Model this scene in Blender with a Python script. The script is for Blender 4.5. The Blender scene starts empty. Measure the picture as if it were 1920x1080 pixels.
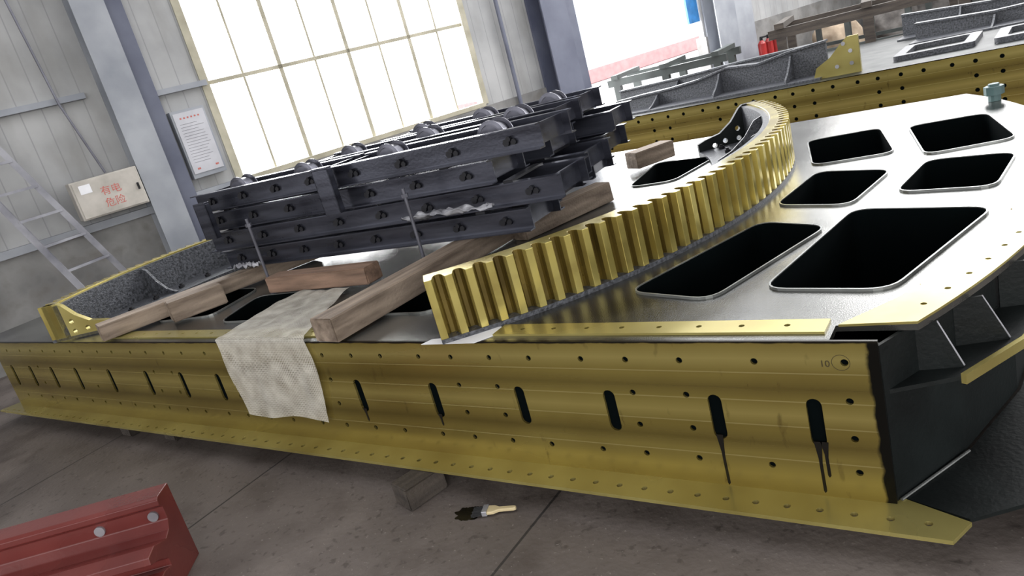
import bpy, bmesh, math, random
import numpy as np
from mathutils import Vector, Matrix, noise
random.seed(4)
scene=bpy.context.scene
COL=scene.collection
try: scene.view_settings.view_transform='Standard'
except Exception: pass

# ------------------------------------------------------------------ materials
def lin(c):
    return tuple(((v/255)/12.92 if v/255<=.04045 else ((v/255+.055)/1.055)**2.4) for v in c)
def M(name,c1,c2=None,rough=.5,metal=0.0,scale=4,stretch=(1,1,1),bump=0.0,bscale=60,detail=5,alpha=None,rv=0.1,spec=None):
    m=bpy.data.materials.new(name); m.use_nodes=True
    nt=m.node_tree; b=nt.nodes['Principled BSDF']
    if c2 is None: c2=tuple(max(0,v*.72) for v in c1)
    tc=nt.nodes.new('ShaderNodeTexCoord'); mp=nt.nodes.new('ShaderNodeMapping')
    mp.inputs['Scale'].default_value=stretch
    nt.links.new(tc.outputs['Object'],mp.inputs['Vector'])
    n=nt.nodes.new('ShaderNodeTexNoise'); n.inputs['Scale'].default_value=scale; n.inputs['Detail'].default_value=detail
    nt.links.new(mp.outputs[0],n.inputs['Vector'])
    r=nt.nodes.new('ShaderNodeValToRGB'); r.color_ramp.elements[0].position=.32; r.color_ramp.elements[1].position=.68
    r.color_ramp.elements[0].color=(*lin(c2),1); r.color_ramp.elements[1].color=(*lin(c1),1)
    nt.links.new(n.outputs['Fac'],r.inputs[0]); nt.links.new(r.outputs[0],b.inputs['Base Color'])
    b.inputs['Metallic'].default_value=metal
    if spec is not None: b.inputs['Specular IOR Level'].default_value=spec
    mr=nt.nodes.new('ShaderNodeMapRange'); mr.inputs['To Min'].default_value=max(0.03,rough-rv); mr.inputs['To Max'].default_value=min(1,rough+rv)
    nt.links.new(n.outputs['Fac'],mr.inputs['Value']); nt.links.new(mr.outputs[0],b.inputs['Roughness'])
    if bump>0:
        n2=nt.nodes.new('ShaderNodeTexNoise'); n2.inputs['Scale'].default_value=bscale; n2.inputs['Detail'].default_value=3
        nt.links.new(tc.outputs['Object'],n2.inputs['Vector'])
        bp=nt.nodes.new('ShaderNodeBump'); bp.inputs['Strength'].default_value=bump; bp.inputs['Distance'].default_value=.01
        nt.links.new(n2.outputs['Fac'],bp.inputs['Height']); nt.links.new(bp.outputs[0],b.inputs['Normal'])
    if alpha is not None: b.inputs['Alpha'].default_value=alpha
    return m
def math_node(nt,op,a,bv=None,c=None):
    n=nt.nodes.new('ShaderNodeMath'); n.operation=op
    for i,v in enumerate((a,bv,c)):
        if v is None: continue
        if isinstance(v,(int,float)): n.inputs[i].default_value=v
        else: nt.links.new(v,n.inputs[i])
    return n.outputs[0]
def overlay(m,fac,color):
    nt=m.node_tree; b=nt.nodes['Principled BSDF']
    src=b.inputs['Base Color'].links[0].from_socket
    mx=nt.nodes.new('ShaderNodeMix'); mx.data_type='RGBA'
    nt.links.new(fac,mx.inputs['Factor']); nt.links.new(src,mx.inputs[6]); mx.inputs[7].default_value=(*lin(color),1)
    nt.links.new(mx.outputs[2],b.inputs['Base Color'])
def xyz(m):
    nt=m.node_tree; tc=[n for n in nt.nodes if n.type=='TEX_COORD'][0]
    s=nt.nodes.new('ShaderNodeSeparateXYZ'); nt.links.new(tc.outputs['Object'],s.inputs[0]); return nt,s,tc
def noise_mask(m,scale,lo,hi,fac,color,stretch=(1,1,1)):
    nt=m.node_tree; tc=[n for n in nt.nodes if n.type=='TEX_COORD'][0]
    mp=nt.nodes.new('ShaderNodeMapping'); mp.inputs['Scale'].default_value=stretch; nt.links.new(tc.outputs['Object'],mp.inputs['Vector'])
    n=nt.nodes.new('ShaderNodeTexNoise'); n.inputs['Scale'].default_value=scale; n.inputs['Detail'].default_value=7
    nt.links.new(mp.outputs[0],n.inputs['Vector'])
    mr=nt.nodes.new('ShaderNodeMapRange'); mr.inputs['From Min'].default_value=lo; mr.inputs['From Max'].default_value=hi; mr.inputs['To Max'].default_value=fac
    nt.links.new(n.outputs['Fac'],mr.inputs['Value']); overlay(m,mr.outputs[0],color)

def face_gold():
    m=M('gold_lacquered_face',(168,152,84),(148,131,68),rough=.24,metal=.72,scale=1.2,stretch=(.3,1,5),detail=2,rv=.05)
    nt,s,tc=xyz(m)
    noise_mask(m,1.3,.42,.72,.5,(104,80,38),(1,1,1.5))
    bands=[(.49,.05,(204,190,120),.5),(.385,.045,(98,82,40),.6),(.29,.045,(200,184,112),.5),(.185,.045,(94,78,38),.6),(.06,.055,(188,172,102),.4)]  # relief shading of the milled bands is painted as light and dark gold
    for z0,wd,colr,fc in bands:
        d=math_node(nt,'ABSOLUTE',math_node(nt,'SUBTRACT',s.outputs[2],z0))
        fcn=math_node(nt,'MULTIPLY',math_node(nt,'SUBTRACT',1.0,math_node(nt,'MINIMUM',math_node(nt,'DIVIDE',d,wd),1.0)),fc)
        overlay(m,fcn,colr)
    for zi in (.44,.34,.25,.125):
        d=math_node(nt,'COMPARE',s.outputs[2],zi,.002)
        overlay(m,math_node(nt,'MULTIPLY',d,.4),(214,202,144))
    noise_mask(m,18,.64,.74,.5,(84,66,36),(1,1,.35))
    n=nt.nodes.new('ShaderNodeTexNoise'); n.inputs['Scale'].default_value=12; n.inputs['Detail'].default_value=7
    nt.links.new(tc.outputs['Object'],n.inputs['Vector'])
    xx=math_node(nt,'ADD',s.outputs[0],math_node(nt,'MULTIPLY',n.outputs['Fac'],.04))
    mk=nt.nodes.new('ShaderNodeMapRange'); mk.inputs['From Min'].default_value=-.016; mk.inputs['From Max'].default_value=-.006
    nt.links.new(xx,mk.inputs['Value']); overlay(m,mk.outputs[0],(26,25,22))
    zz=math_node(nt,'ADD',s.outputs[2],math_node(nt,'MULTIPLY',n.outputs['Fac'],.014))
    mk=nt.nodes.new('ShaderNodeMapRange'); mk.inputs['From Min'].default_value=.547; mk.inputs['From Max'].default_value=.552
    nt.links.new(zz,mk.inputs['Value']); overlay(m,mk.outputs[0],(38,35,28))
    return m
mGoldFace=face_gold()
mGold=M('gold_machined_steel',(190,179,112),(160,146,84),rough=.26,metal=.6,scale=3,detail=2,rv=.05)
noise_mask(mGold,3,.55,.75,.35,(120,100,56))
mGear=M('gold_gear_steel',(212,198,122),(176,158,84),rough=.20,metal=.7,scale=5,stretch=(1,1,.5),detail=3)
noise_mask(mGear,9,.52,.72,.35,(122,98,48))
mGearRoot=M('dark_gear_root',(134,116,60),(86,72,36),rough=.26,metal=.65,scale=7,stretch=(1,1,.4))  # darker gold for the root faces between the teeth
mPlate=M('wet_glossy_steel_plate',(134,134,130),(60,61,60),rough=.17,metal=.78,scale=1.3,bump=.12,bscale=200,rv=.10)
noise_mask(mPlate,2.2,.47,.68,.6,(40,40,38))
mBlack=M('black_paint_steel',(17,23,23),(8,12,12),rough=.5,scale=5,bump=.15,spec=.3)
mVoid=M('unlit_black_inside',(7,12,13),(5,9,10),rough=1,spec=.02)  # dark of the hollow inside is put into the colour
mSpeck=M('speckled_black_casting',(88,90,96),(30,32,36),rough=.45,scale=60,detail=8,bump=.5,bscale=90)
mRail=M('hazed_black_rail',(84,86,97),(44,45,54),rough=.22,metal=.6,scale=5,stretch=(.3,1,3),bump=.06)  # rail black lifted to paint in the haze from the window
mRailEdge=M('dark_nut_steel',(28,28,34),(14,14,18),rough=.45,metal=.3)
mWheel=M('worn_roller_steel',(118,118,128),(58,58,66),rough=.28,metal=.7)
mSteel=M('pale_steel',(190,190,196),(140,140,146),rough=.35,metal=.5)
mWeld=M('thin_bright_edge',(150,152,150),(104,106,104),rough=.3,metal=.6,scale=5)
mTimb=M('weathered_grey_timber',(150,134,118),(98,84,72),rough=.8,scale=3,stretch=(1,8,8),bump=.4)
mTimbD=M('dark_timber',(78,70,63),(46,40,36),rough=.8,scale=3,stretch=(1,8,8),bump=.4)  # darker timber tone
mTimbR=M('orange_brown_timber',(146,118,100),(98,78,64),rough=.8,scale=3,stretch=(1,8,8),bump=.4)
mRed=M('dull_brownish_red_primer',(112,52,48),(92,42,40),rough=.27,scale=3,detail=2,bump=.05)
mRodSteel=M('grey_rod_steel',(110,110,120),rough=.4,metal=.5)
mWhite=M('white_paper',(235,235,238),(214,214,220),rough=.8)
mDrip=M('oily_black_drip',(20,18,12),(12,10,8),rough=.25)
mStamp=M('faint_marker_ink',(62,52,30),(52,44,26),rough=.4)
mWallM=M('white_grey_cladding',(174,174,174),(143,144,145),rough=.6,scale=1.2)
nt,s,tc=xyz(mWallM)
w=math_node(nt,'PINGPONG',s.outputs[0],.1)
overlay(mWallM,math_node(nt,'MULTIPLY',math_node(nt,'LESS_THAN',w,.006),.4),(108,110,112))
noise_mask(mWallM,2.5,.48,.75,.55,(118,116,110),(1,1,.4))
mWallLow=M('dusty_lower_wall',(148,147,145),(106,105,104),rough=.8,scale=2.5)
noise_mask(mWallLow,5,.5,.7,.6,(90,85,80))
mColm=M('pale_grey_column',(160,163,169),(130,134,142),rough=.5,scale=2)
mColD=M('slate_blue_column',(104,108,124),(82,86,104),rough=.5,scale=2)
mCream=M('cream_window_frame',(186,180,160),(152,147,128),rough=.5)
mBox=M('grey_white_metal_box',(190,184,176),(160,155,147),rough=.45,scale=5)
mRedInk=M('faded_red_lettering',(190,86,78),(182,116,106),rough=.6,scale=30)
mGreyInk=M('grey_printing',(130,130,135),rough=.7)
mAlu=M('dusty_aluminium',(150,150,156),(108,108,116),rough=.45,metal=.4)
mGreen=M('dark_grey_green_frame_paint',(56,62,60),(38,42,41),rough=.6)
mBlue=M('blue_sheet',(60,140,210),rough=.5)
mFireRed=M('extinguisher_red',(190,50,48),rough=.35)
mBag=M('dusty_grey_sacking',(128,124,120),(88,84,82),rough=.9,scale=6,bump=.5,bscale=20)
mTan=M('tan_sheeting',(190,172,150),(150,132,112),rough=.9,scale=5,bump=.4,bscale=14)
mBristle=M('black_wet_bristle',(24,24,26),rough=.6)
mHandle=M('pale_wood_handle',(212,196,156),(188,170,130),rough=.5)
mCap=M('teal_grey_cap',(86,112,112),(60,82,84),rough=.5)
mCeil=M('grey_roof_sheet',(128,130,134),rough=.8)
mYard=M('washed_out_yard',(245,245,245),(238,238,240),rough=.9,scale=.5)  # washed-out daylight outside is put into the near-white ground
mPadM=M('pale_gold_rim_pad',(206,194,128),(166,152,88),rough=.22,metal=.6,scale=2.5)
mBuild=M('pale_distant_building',(236,238,242),(230,233,238),rough=.9)  # outdoor haze is put into these washed-out building colours
mBuildW=M('hazy_building_window',(216,220,228),(206,212,222),rough=.9)
mPink=M('washed_red_base_band',(226,172,172),(216,156,156),rough=.9)

mFloor=M('dusty_concrete',(118,109,104),(82,74,70),rough=.62,scale=1.1,detail=10,bump=.3,bscale=35)
nt,s,tc=xyz(mFloor)
noise_mask(mFloor,28,.6,.68,.5,(50,42,38))
noise_mask(mFloor,3,.50,.68,.6,(66,56,51))
noise_mask(mFloor,1.6,.56,.64,.3,(142,132,125))
noise_mask(mFloor,70,.66,.72,.5,(150,142,136))
xs=math_node(nt,'ADD',s.outputs[0],1.24+1.72*20)
mod=math_node(nt,'PINGPONG',xs,.86)
overlay(mFloor,math_node(nt,'MULTIPLY',math_node(nt,'LESS_THAN',mod,.006),.85),(30,27,26))
ys=math_node(nt,'ADD',s.outputs[1],1.95+3.4*20)
mod=math_node(nt,'PINGPONG',ys,1.7)
overlay(mFloor,math_node(nt,'MULTIPLY',math_node(nt,'LESS_THAN',mod,.005),.7),(38,34,33))

mCloth=M('white_woven_wrap',(210,205,194),(176,170,158),rough=.7,scale=14,bump=.2,bscale=260,alpha=.75)
nt,s,tc=xyz(mCloth)
wv=None
for ax,sc in ((0,.006),(2,.006),(1,.006)):
    p=math_node(nt,'PINGPONG',s.outputs[ax],sc); q=math_node(nt,'DIVIDE',p,sc)
    wv=q if wv is None else math_node(nt,'MULTIPLY',wv,math_node(nt,'ADD',math_node(nt,'MULTIPLY',q,.7),.5))
al=nt.nodes.new('ShaderNodeMapRange'); al.inputs['To Min'].default_value=.88; al.inputs['To Max'].default_value=.25
nt.links.new(wv,al.inputs['Value']); nt.links.new(al.outputs[0],nt.nodes['Principled BSDF'].inputs['Alpha'])

# ------------------------------------------------------------------ mesh helpers
def bm_box(bm,x0,x1,y0,y1,z0,z1,mt=None):
    vs=[bm.verts.new(p) for p in [(x0,y0,z0),(x1,y0,z0),(x1,y1,z0),(x0,y1,z0),(x0,y0,z1),(x1,y0,z1),(x1,y1,z1),(x0,y1,z1)]]
    if mt is not None:
        for q in vs: q.co=mt@q.co
    for f in [(3,2,1,0),(4,5,6,7),(0,1,5,4),(1,2,6,5),(2,3,7,6),(3,0,4,7)]: bm.faces.new([vs[i] for i in f])
    return vs
def bm_prism(bm,pts,z0,z1,mt=None):
    a=[bm.verts.new((p[0],p[1],z0)) for p in pts]; b=[bm.verts.new((p[0],p[1],z1)) for p in pts]
    if mt is not None:
        for q in a+b: q.co=mt@q.co
    k=len(pts)
    bm.faces.new(a[::-1]); bm.faces.new(b)
    for i in range(k): bm.faces.new([a[i],a[(i+1)%k],b[(i+1)%k],b[i]])
def circ(r,k=16,cx=0,cy=0,a0=0,a1=2*math.pi):
    return [(cx+r*math.cos(a0+(a1-a0)*i/k),cy+r*math.sin(a0+(a1-a0)*i/k)) for i in range(k)]
def bm_cyl(bm,c,axis,r,l,k=16,r2=None):
    axis=Vector(axis).normalized(); q=axis.to_track_quat('Z','Y').to_matrix().to_4x4()
    mt=Matrix.Translation(Vector(c))@q
    r2=r if r2 is None else r2
    a=[bm.verts.new(mt@Vector((r*math.cos(2*math.pi*i/k),r*math.sin(2*math.pi*i/k),0))) for i in range(k)]
    b=[bm.verts.new(mt@Vector((r2*math.cos(2*math.pi*i/k),r2*math.sin(2*math.pi*i/k),l))) for i in range(k)]
    bm.faces.new(a[::-1]); bm.faces.new(b)
    for i in range(k): bm.faces.new([a[i],a[(i+1)%k],b[(i+1)%k],b[i]])
def OBJ(name,bm,mat,parent=None,loc=(0,0,0),rot=(0,0,0),bevel=0,smooth=False,label=None,recalc=True):
    if recalc: bmesh.ops.recalc_face_normals(bm,faces=bm.faces)
    me=bpy.data.meshes.new(name); bm.to_mesh(me); bm.free()
    if mat is not None: me.materials.append(mat)
    o=bpy.data.objects.new(name,me); COL.objects.link(o)
    o.location=loc; o.rotation_euler=rot
    if parent is not None: o.parent=parent
    if bevel>0:
        md=o.modifiers.new('bevel','BEVEL'); md.width=bevel; md.segments=2; md.limit_method='ANGLE'
    if smooth:
        for p in me.polygons: p.use_smooth=True
    if label: o['label']=label
    return o
def INST(o,parent,loc,rot=(0,0,0)):
    n=bpy.data.objects.new(o.name.split('.')[0],o.data); COL.objects.link(n); n.parent=parent; n.location=loc; n.rotation_euler=rot
    if 'label' in o: n['label']=o['label']
    return n
def EMPTY(name,loc=(0,0,0),rot=(0,0,0)):
    o=bpy.data.objects.new(name,None); COL.objects.link(o); o.location=loc; o.rotation_euler=rot; o.empty_display_size=.1
    return o
def tag(o,label,cat,group=None):
    o['label']=label; o['category']=cat
    if group: o['group']=group
    return o
def cut(o,cutbm):
    bmesh.ops.recalc_face_normals(cutbm,faces=cutbm.faces)
    me=bpy.data.meshes.new('cut'); cutbm.to_mesh(me); cutbm.free()
    c=bpy.data.objects.new('cut',me); COL.objects.link(c)
    c.location=o.location; c.rotation_euler=o.rotation_euler; c.parent=o.parent
    md=o.modifiers.new('b','BOOLEAN'); md.operation='DIFFERENCE'; md.solver='EXACT'; md.object=c
    bpy.context.view_layer.update()
    dg=bpy.context.evaluated_depsgraph_get()
    nm=bpy.data.meshes.new_from_object(o.evaluated_get(dg))
    o.modifiers.remove(md)
    if len(nm.polygons)>0: o.data=nm
    bpy.data.objects.remove(c)
def rounded(pts,r,k=5):
    out=[]; n=len(pts)
    for i in range(n):
        p=Vector(pts[i]).to_2d(); a=Vector(pts[i-1]).to_2d(); b=Vector(pts[(i+1)%n]).to_2d()
        u=(a-p).normalized(); v=(b-p).normalized(); s0=p+u*r; s1=p+v*r
        for j in range(k+1):
            t=j/k; q=s0*(1-t)**2+p*2*t*(1-t)+s1*t*t; out.append((q.x,q.y))
    return out
def offset_poly(pts,d):
    n=len(pts); out=[]
    ar=sum(pts[i][0]*pts[(i+1)%n][1]-pts[(i+1)%n][0]*pts[i][1] for i in range(n))
    sg=1 if ar>0 else -1
    for i in range(n):
        a=Vector(pts[i-1]);p=Vector(pts[i]);b=Vector(pts[(i+1)%n])
        t=(b-a); t.normalize(); nn=Vector((t.y,-t.x))*sg
        out.append((p.x+nn.x*d,p.y+nn.y*d))
    return out
def bm_ringstrip(bm,inner,outer,z0,z1):
    n=len(inner)
    ia=[bm.verts.new((*p,z0)) for p in inner]; ib=[bm.verts.new((*p,z1)) for p in inner]
    oa=[bm.verts.new((*p,z0)) for p in outer]; ob=[bm.verts.new((*p,z1)) for p in outer]
    for i in range(n):
        j=(i+1)%n
        bm.faces.new([ib[i],ib[j],ob[j],ob[i]]); bm.faces.new([ia[j],ia[i],oa[i],oa[j]])
        bm.faces.new([oa[i],ob[i],ob[j],oa[j]]); bm.faces.new([ia[i],ia[j],ib[j],ib[i]])
def bm_arc(bm,ri,ro,a0,a1,z0,z1,k=48,angs=None,mats=None):
    L=[]
    if angs is None: angs=[a0+(a1-a0)*i/k for i in range(k+1)]
    k=len(angs)-1
    for i in range(k+1):
        a=angs[i]
        c,s_=math.cos(a),math.sin(a)
        r0=ri[i] if isinstance(ri,list) else ri; r1=ro[i] if isinstance(ro,list) else ro
        L.append([bm.verts.new((r0*c,r0*s_,z0)),bm.verts.new((r1*c,r1*s_,z0)),bm.verts.new((r1*c,r1*s_,z1)),bm.verts.new((r0*c,r0*s_,z1))])
    for i in range(k):
        A,B=L[i],L[i+1]
        for j in range(4):
            fc=bm.faces.new([A[j],A[(j+1)%4],B[(j+1)%4],B[j]])
            if mats is not None and j==1: fc.material_index=mats[i]
    bm.faces.new(L[0][::-1]); bm.faces.new(L[-1])

FZ=-.12
H=.55
# ------------------------------------------------------------------ camera
f,psi,th,ro,cx,cy,cz=[1386.8967,2.223,.2912,-.2689,.3846,-2.0822,1.5549]
fw=np.array([math.cos(psi)*math.cos(th),math.sin(psi)*math.cos(th),-math.sin(th)])
rt=np.array([math.sin(psi),-math.cos(psi),0.0]); up=np.cross(rt,fw)
c_,s_=math.cos(ro),math.sin(ro)
r_=rt*c_+up*s_; u_=-rt*s_+up*c_
cam=bpy.data.cameras.new('camera'); co=bpy.data.objects.new('camera',cam); COL.objects.link(co)
cam.sensor_width=36; cam.lens=f/1920*36; cam.clip_start=.05; cam.clip_end=200
co.matrix_world=Matrix(((r_[0],u_[0],-fw[0],cx),(r_[1],u_[1],-fw[1],cy),(r_[2],u_[2],-fw[2],cz),(0,0,0,1))); scene.camera=co

# ------------------------------------------------------------------ deck
SLOTS=[-.20,-.515,-.91,-1.31,-1.765,-2.235,-2.62,-2.99,-3.36,-3.73,-4.12,-4.58,-5.04,-5.41,-5.76,-6.08,-6.5,-6.9]
SW=Matrix(((1,0,0,0),(0,0,1,0),(0,1,0,0),(0,0,0,1)))
def make_deck(name,loc,rot,x_left=-6.25,x_right=0.0,has_slots=True):
    D=EMPTY(name,loc,rot)
    bm=bmesh.new(); bm_box(bm,x_left,x_right,0,.010,0,H)
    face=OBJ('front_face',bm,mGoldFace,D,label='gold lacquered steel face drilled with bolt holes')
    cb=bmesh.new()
    slots=[x for x in SLOTS if x>x_left+.05] if has_slots else []
    xs_all=[-.095]; xs_tb=[-.36]
    k=0
    while -.61-.8*k>x_left+.1:
        for o in (-.61,-.81): xs_all.append(o-.8*k)
        for o in (-.99,-1.22): xs_tb.append(o-.8*k)
        k+=1
    rh_=.0115 if has_slots else .019
    def hole(x,z): bm_cyl(cb,(x,-.02,z),(0,1,0),rh_,.08,12)
    for x in xs_all+xs_tb:
        if x<x_left+.05: continue
        for z in (.48,.10): hole(x,z)
    for x in xs_all:
        if x<x_left+.05: continue
        if slots and min(abs(x-q) for q in slots)<.048: continue
        for z in (.35,.22): hole(x,z)
    for x in slots:
        pts=[]; w_=.0235
        for a in range(9): pts.append((x+w_*math.cos(math.pi*a/8),.331+w_*math.sin(math.pi*a/8)))
        for a in range(9): pts.append((x-w_*math.cos(math.pi*a/8),.209-w_*math.sin(math.pi*a/8)))
        bm_prism(cb,pts,-.02,.06,SW)
    cut(face,cb)
    bm=bmesh.new(); bm_box(bm,x_left+.01,x_right-.01,.010,.014,.01,H-.03)  # sheet added so the openings show the shade inside as black
    OBJ('shade_backing',bm,mVoid,D,label='black sheet added as the dark inside the openings')
    bm=bmesh.new(); bm_prism(bm,[(x_left-.15,-.105),(x_right+.155,-.138),(x_right+.195,-.045),(x_right+.02,.03),(x_left-.1,.03)],-.014,0)
    fl=OBJ('bottom_flange',bm,mGold,D,label='bright gold bottom flange with a row of bolt holes')
    cb=bmesh.new(); x=x_right+.09
    while x>x_left-.1: bm_cyl(cb,(x,-.075,-.06),(0,0,1),.0115,.1,12); x-=.1
    cut(fl,cb)
    return D
D=make_deck('deck_frame',(0,0,0),(0,0,0))
tag(D,'large gold-faced steel deck frame with black top plate and cutouts','steel deck frame')
CX,CY=-3.32,1.92; RP=3.86
def arcpts(cx,cy,r,a0,a1,k): return [(cx+r*math.cos(a0+(a1-a0)*i/k),cy+r*math.sin(a0+(a1-a0)*i/k)) for i in range(k+1)]
aS=math.asin((.115-CY)/RP); aE=math.asin((3.84-CY)/RP)
outl=[(-6.5,0.011),(-.13,0.011),(-.13,.11)]+arcpts(CX,CY,RP,aS,aE,30)+[(-6.5,3.84)]
bm=bmesh.new(); bm_prism(bm,outl,H-.02,H)
plate=OBJ('top_plate',bm,mPlate,D,label='glossy grey-black top plate with rounded cutouts')
HOLES=[[(-.43,.42),(-.01,.37),(.25,1.17),(-.27,1.32)],
 [(-.98,.45),(-.60,.34),(-.34,1.11),(-.66,1.26)],
 [(-.66,1.52),(-.30,1.40),(-.20,1.96),(-.58,2.11)],
 [(-.13,1.53),(.25,1.46),(.32,2.00),(-.05,2.06)],
 [(-.64,2.28),(-.23,2.34),(-.40,3.07),(-.82,3.00)],
 [(-.07,2.19),(.32,2.30),(.17,3.03),(-.23,2.98)],
 [(-1.83,2.35),(-1.52,2.37),(-1.42,2.97),(-1.90,3.04)],
 [(-3.55,.25),(-2.78,.29),(-3.0,.72),(-3.70,.66)],
 [(-4.32,.29),(-3.80,.36),(-3.90,.82),(-4.48,.84)],
 [(-2.55,.30),(-1.95,.30),(-1.75,.80),(-2.45,.78)]]
cb=bmesh.new()
rh=[rounded(h,.085) for h in HOLES]
for h in rh: bm_prism(cb,h,H-.1,H+.1)
cut(plate,cb)
for h in rh:
    bm=bmesh.new(); bm_ringstrip(bm,offset_poly(h,-.002),offset_poly(h,.005),H-.004,H+.010)
    OBJ('cutout_rim',bm,mWeld,D,label='thin bright steel rim around a cutout')
    bm=bmesh.new(); bm_ringstrip(bm,offset_poly(h,-.005),offset_poly(h,-.002),.0,H+.006)  # full-depth black liner added to keep the cutout dark
    OBJ('cutout_shade_liner',bm,mVoid,D,label='black liner added to darken the inside of a cutout')
for xa,xb in ((-4.55,-2.28),(-1.40,-.15)):
    bm=bmesh.new(); bm_box(bm,xa,xb,.05,.145,H,H+.008)
    st=OBJ('mounting_strip',bm,mGold,D,label='gold machined strip with bolt holes')
    cb=bmesh.new(); x=xb-.12
    while x>xa+.05: bm_cyl(cb,(x,.1,H-.03),(0,0,1),.010,.08,10); x-=.145
    cut(st,cb)
pin=[(-.12,.10),(.02,.30),(.125,.52),(.215,.76),(.30,1.1),(.36,1.45)]
pout=arcpts(CX,CY,RP-.001,aS,math.asin((1.45-CY)/RP),14)
bm=bmesh.new(); bm_prism(bm,pout+pin[::-1],H,H+.008)
pad=OBJ('rim_pad',bm,mPadM,D,label='wide pale gold pad along the plate edge with bolt holes')
cb=bmesh.new()
for i in range(11):
    a=aS+.03+i*.034
    for rr in ((RP-.055,RP-.15) if i%3==1 else (RP-.055,)):
        bm_cyl(cb,(CX+rr*math.cos(a),CY+rr*math.sin(a),H-.05),(0,0,1),.0095,.1,10)
cut(pad,cb)
path=[(0,0.016),(.16,.32),(.30,.75),(.37,1.3),(.38,1.92),(.33,2.6),(.16,3.4),(0,3.8),(-6.45,3.8),(-6.45,.3),(-6.25,.016)]
bm=bmesh.new(); bm_ringstrip(bm,offset_poly(path,-.02),path,0,H-.022)
OBJ('side_wall',bm,mBlack,D,label='black painted side and end plates')
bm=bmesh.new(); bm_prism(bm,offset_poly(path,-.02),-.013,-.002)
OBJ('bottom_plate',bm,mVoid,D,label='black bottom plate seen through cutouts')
bm=bmesh.new(); bm_prism(bm,[(.02,.035),(.19,-.03),(.62,.30),(.95,1.1),(1.0,2.0),(.40,1.9),(.38,1.3),(.31,.75),(.17,.32)],-.014,-.001)  # flat black plate beyond the end of the gold flange
OBJ('side_base_plate',bm,mBlack,D,label='flat black plate at the foot of the curved side')
sh_in=[(0.0,.03),(.16,.32),(.30,.75),(.37,1.3)]; sh_out=[(.185,.13),(.33,.38),(.46,.80),(.53,1.3)]
bm=bmesh.new(); bm_prism(bm,sh_in+sh_out[::-1],.362,.376); OBJ('side_shelf',bm,mBlack,D,label='black stiffening shelf under plate edge')
bm=bmesh.new()
inn=[Vector(p) for p in sh_out]; out=[p+Vector((.014,-.006)) for p in inn]
bm_prism(bm,[tuple(p) for p in out]+[tuple(p) for p in inn[::-1]],.352,.384)
OBJ('shelf_edge',bm,mGold,D,label='gold machined edge of the shelf')
for (p,q) in [((.06,.16),(.19,.19)),((.16,.33),(.30,.38)),((.27,.62),(.40,.66))]:
    p=Vector(p);q=Vector(q)
    t=(q-p).normalized(); nn=Vector((-t.y,t.x))*.004
    bm=bmesh.new()
    A=[bm.verts.new((v.x+nn.x,v.y+nn.y,z)) for v,z in ((p,.376),(q,.376),(p+(q-p)*.55,H-.02),(p,H-.02))]
    B_=[bm.verts.new((v.x-nn.x,v.y-nn.y,z)) for v,z in ((p,.376),(q,.376),(p+(q-p)*.55,H-.02),(p,H-.02))]
    bm.faces.new(A); bm.faces.new(B_[::-1])
    for i in range(4): bm.faces.new([A[i],A[(i+1)%4],B_[(i+1)%4],B_[i]])
    OBJ('gusset',bm,mBlack,D)
    bm=bmesh.new(); a=Vector((q.x,q.y,.38)); m2=p+(q-p)*.55; b=Vector((m2.x,m2.y,H-.02)); bm_cyl(bm,a,b-a,.004,(b-a).length,6); OBJ('gusset_edge',bm,mSteel,D,label='bare bright gusset edge')
bm=bmesh.new(); bm_cyl(bm,(0.01,0.02,.004),(.48,.88,0),.005,.34,8); OBJ('weld_seam',bm,mWeld,D,label='bright weld bead along the foot of the end plate')
for x,z,l in [(-.52,.19,.18),(-.205,.19,.17),(-.185,.19,.11),(-1.77,.19,.04),(-2.24,.19,.05)]:
    bm=bmesh.new()
    bm_prism(bm,[(x-.012,z+.012),(x+.012,z+.012),(x+.005,z-l*.4),(x+.006,z-l),(x,z-l-.008),(x-.004,z-l),(x-.005,z-l*.3)],-.0012,.0005,SW)
    OBJ('oil_drip',bm,mDrip,D,label='black oil drip running down the face')
bm=bmesh.new(); bm_ringstrip(bm,circ(.0245,28,-.105,.48),circ(.026,28,-.105,.48),-.001,.0005); bm.transform(SW); OBJ('marker_ring',bm,mStamp,D,label='faint marker circle around a bolt hole')
def text(name,body,size,mat,parent,mtx,label=None,extr=.0006):
    cu=bpy.data.curves.new(name,'FONT'); cu.body=body; cu.size=size; cu.extrude=extr; cu.align_x='CENTER'; cu.align_y='CENTER'
    o=bpy.data.objects.new('tmp',cu); COL.objects.link(o)
    dg=bpy.context.evaluated_depsgraph_get(); me=bpy.data.meshes.new_from_object(o.evaluated_get(dg))
    bpy.data.objects.remove(o)
    me.materials.clear(); me.materials.append(mat)
    o=bpy.data.objects.new(name,me); COL.objects.link(o); o.parent=parent; o.matrix_local=mtx
    if label:o['label']=label
    return o
Rx=Matrix.Rotation(math.pi/2,4,'X')
text('marker_number','10',.030,mStamp,D,Matrix.Translation((-.150,-.0008,.475))@Rx,'faint handwritten number 10 in marker')
bm=bmesh.new(); bm_cyl(bm,(0,0,0),(0,0,1),.035,.04,12); bm_cyl(bm,(0,0,.04),(0,0,1),.055,.05,8); bm_cyl(bm,(0,0,.09),(0,0,1),.03,.015,8)
o=OBJ('lifting_cap',bm,mCap,None,(.20,3.42,H+.001)); tag(o,'teal grey capped lug standing on the black plate','cap')

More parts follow.
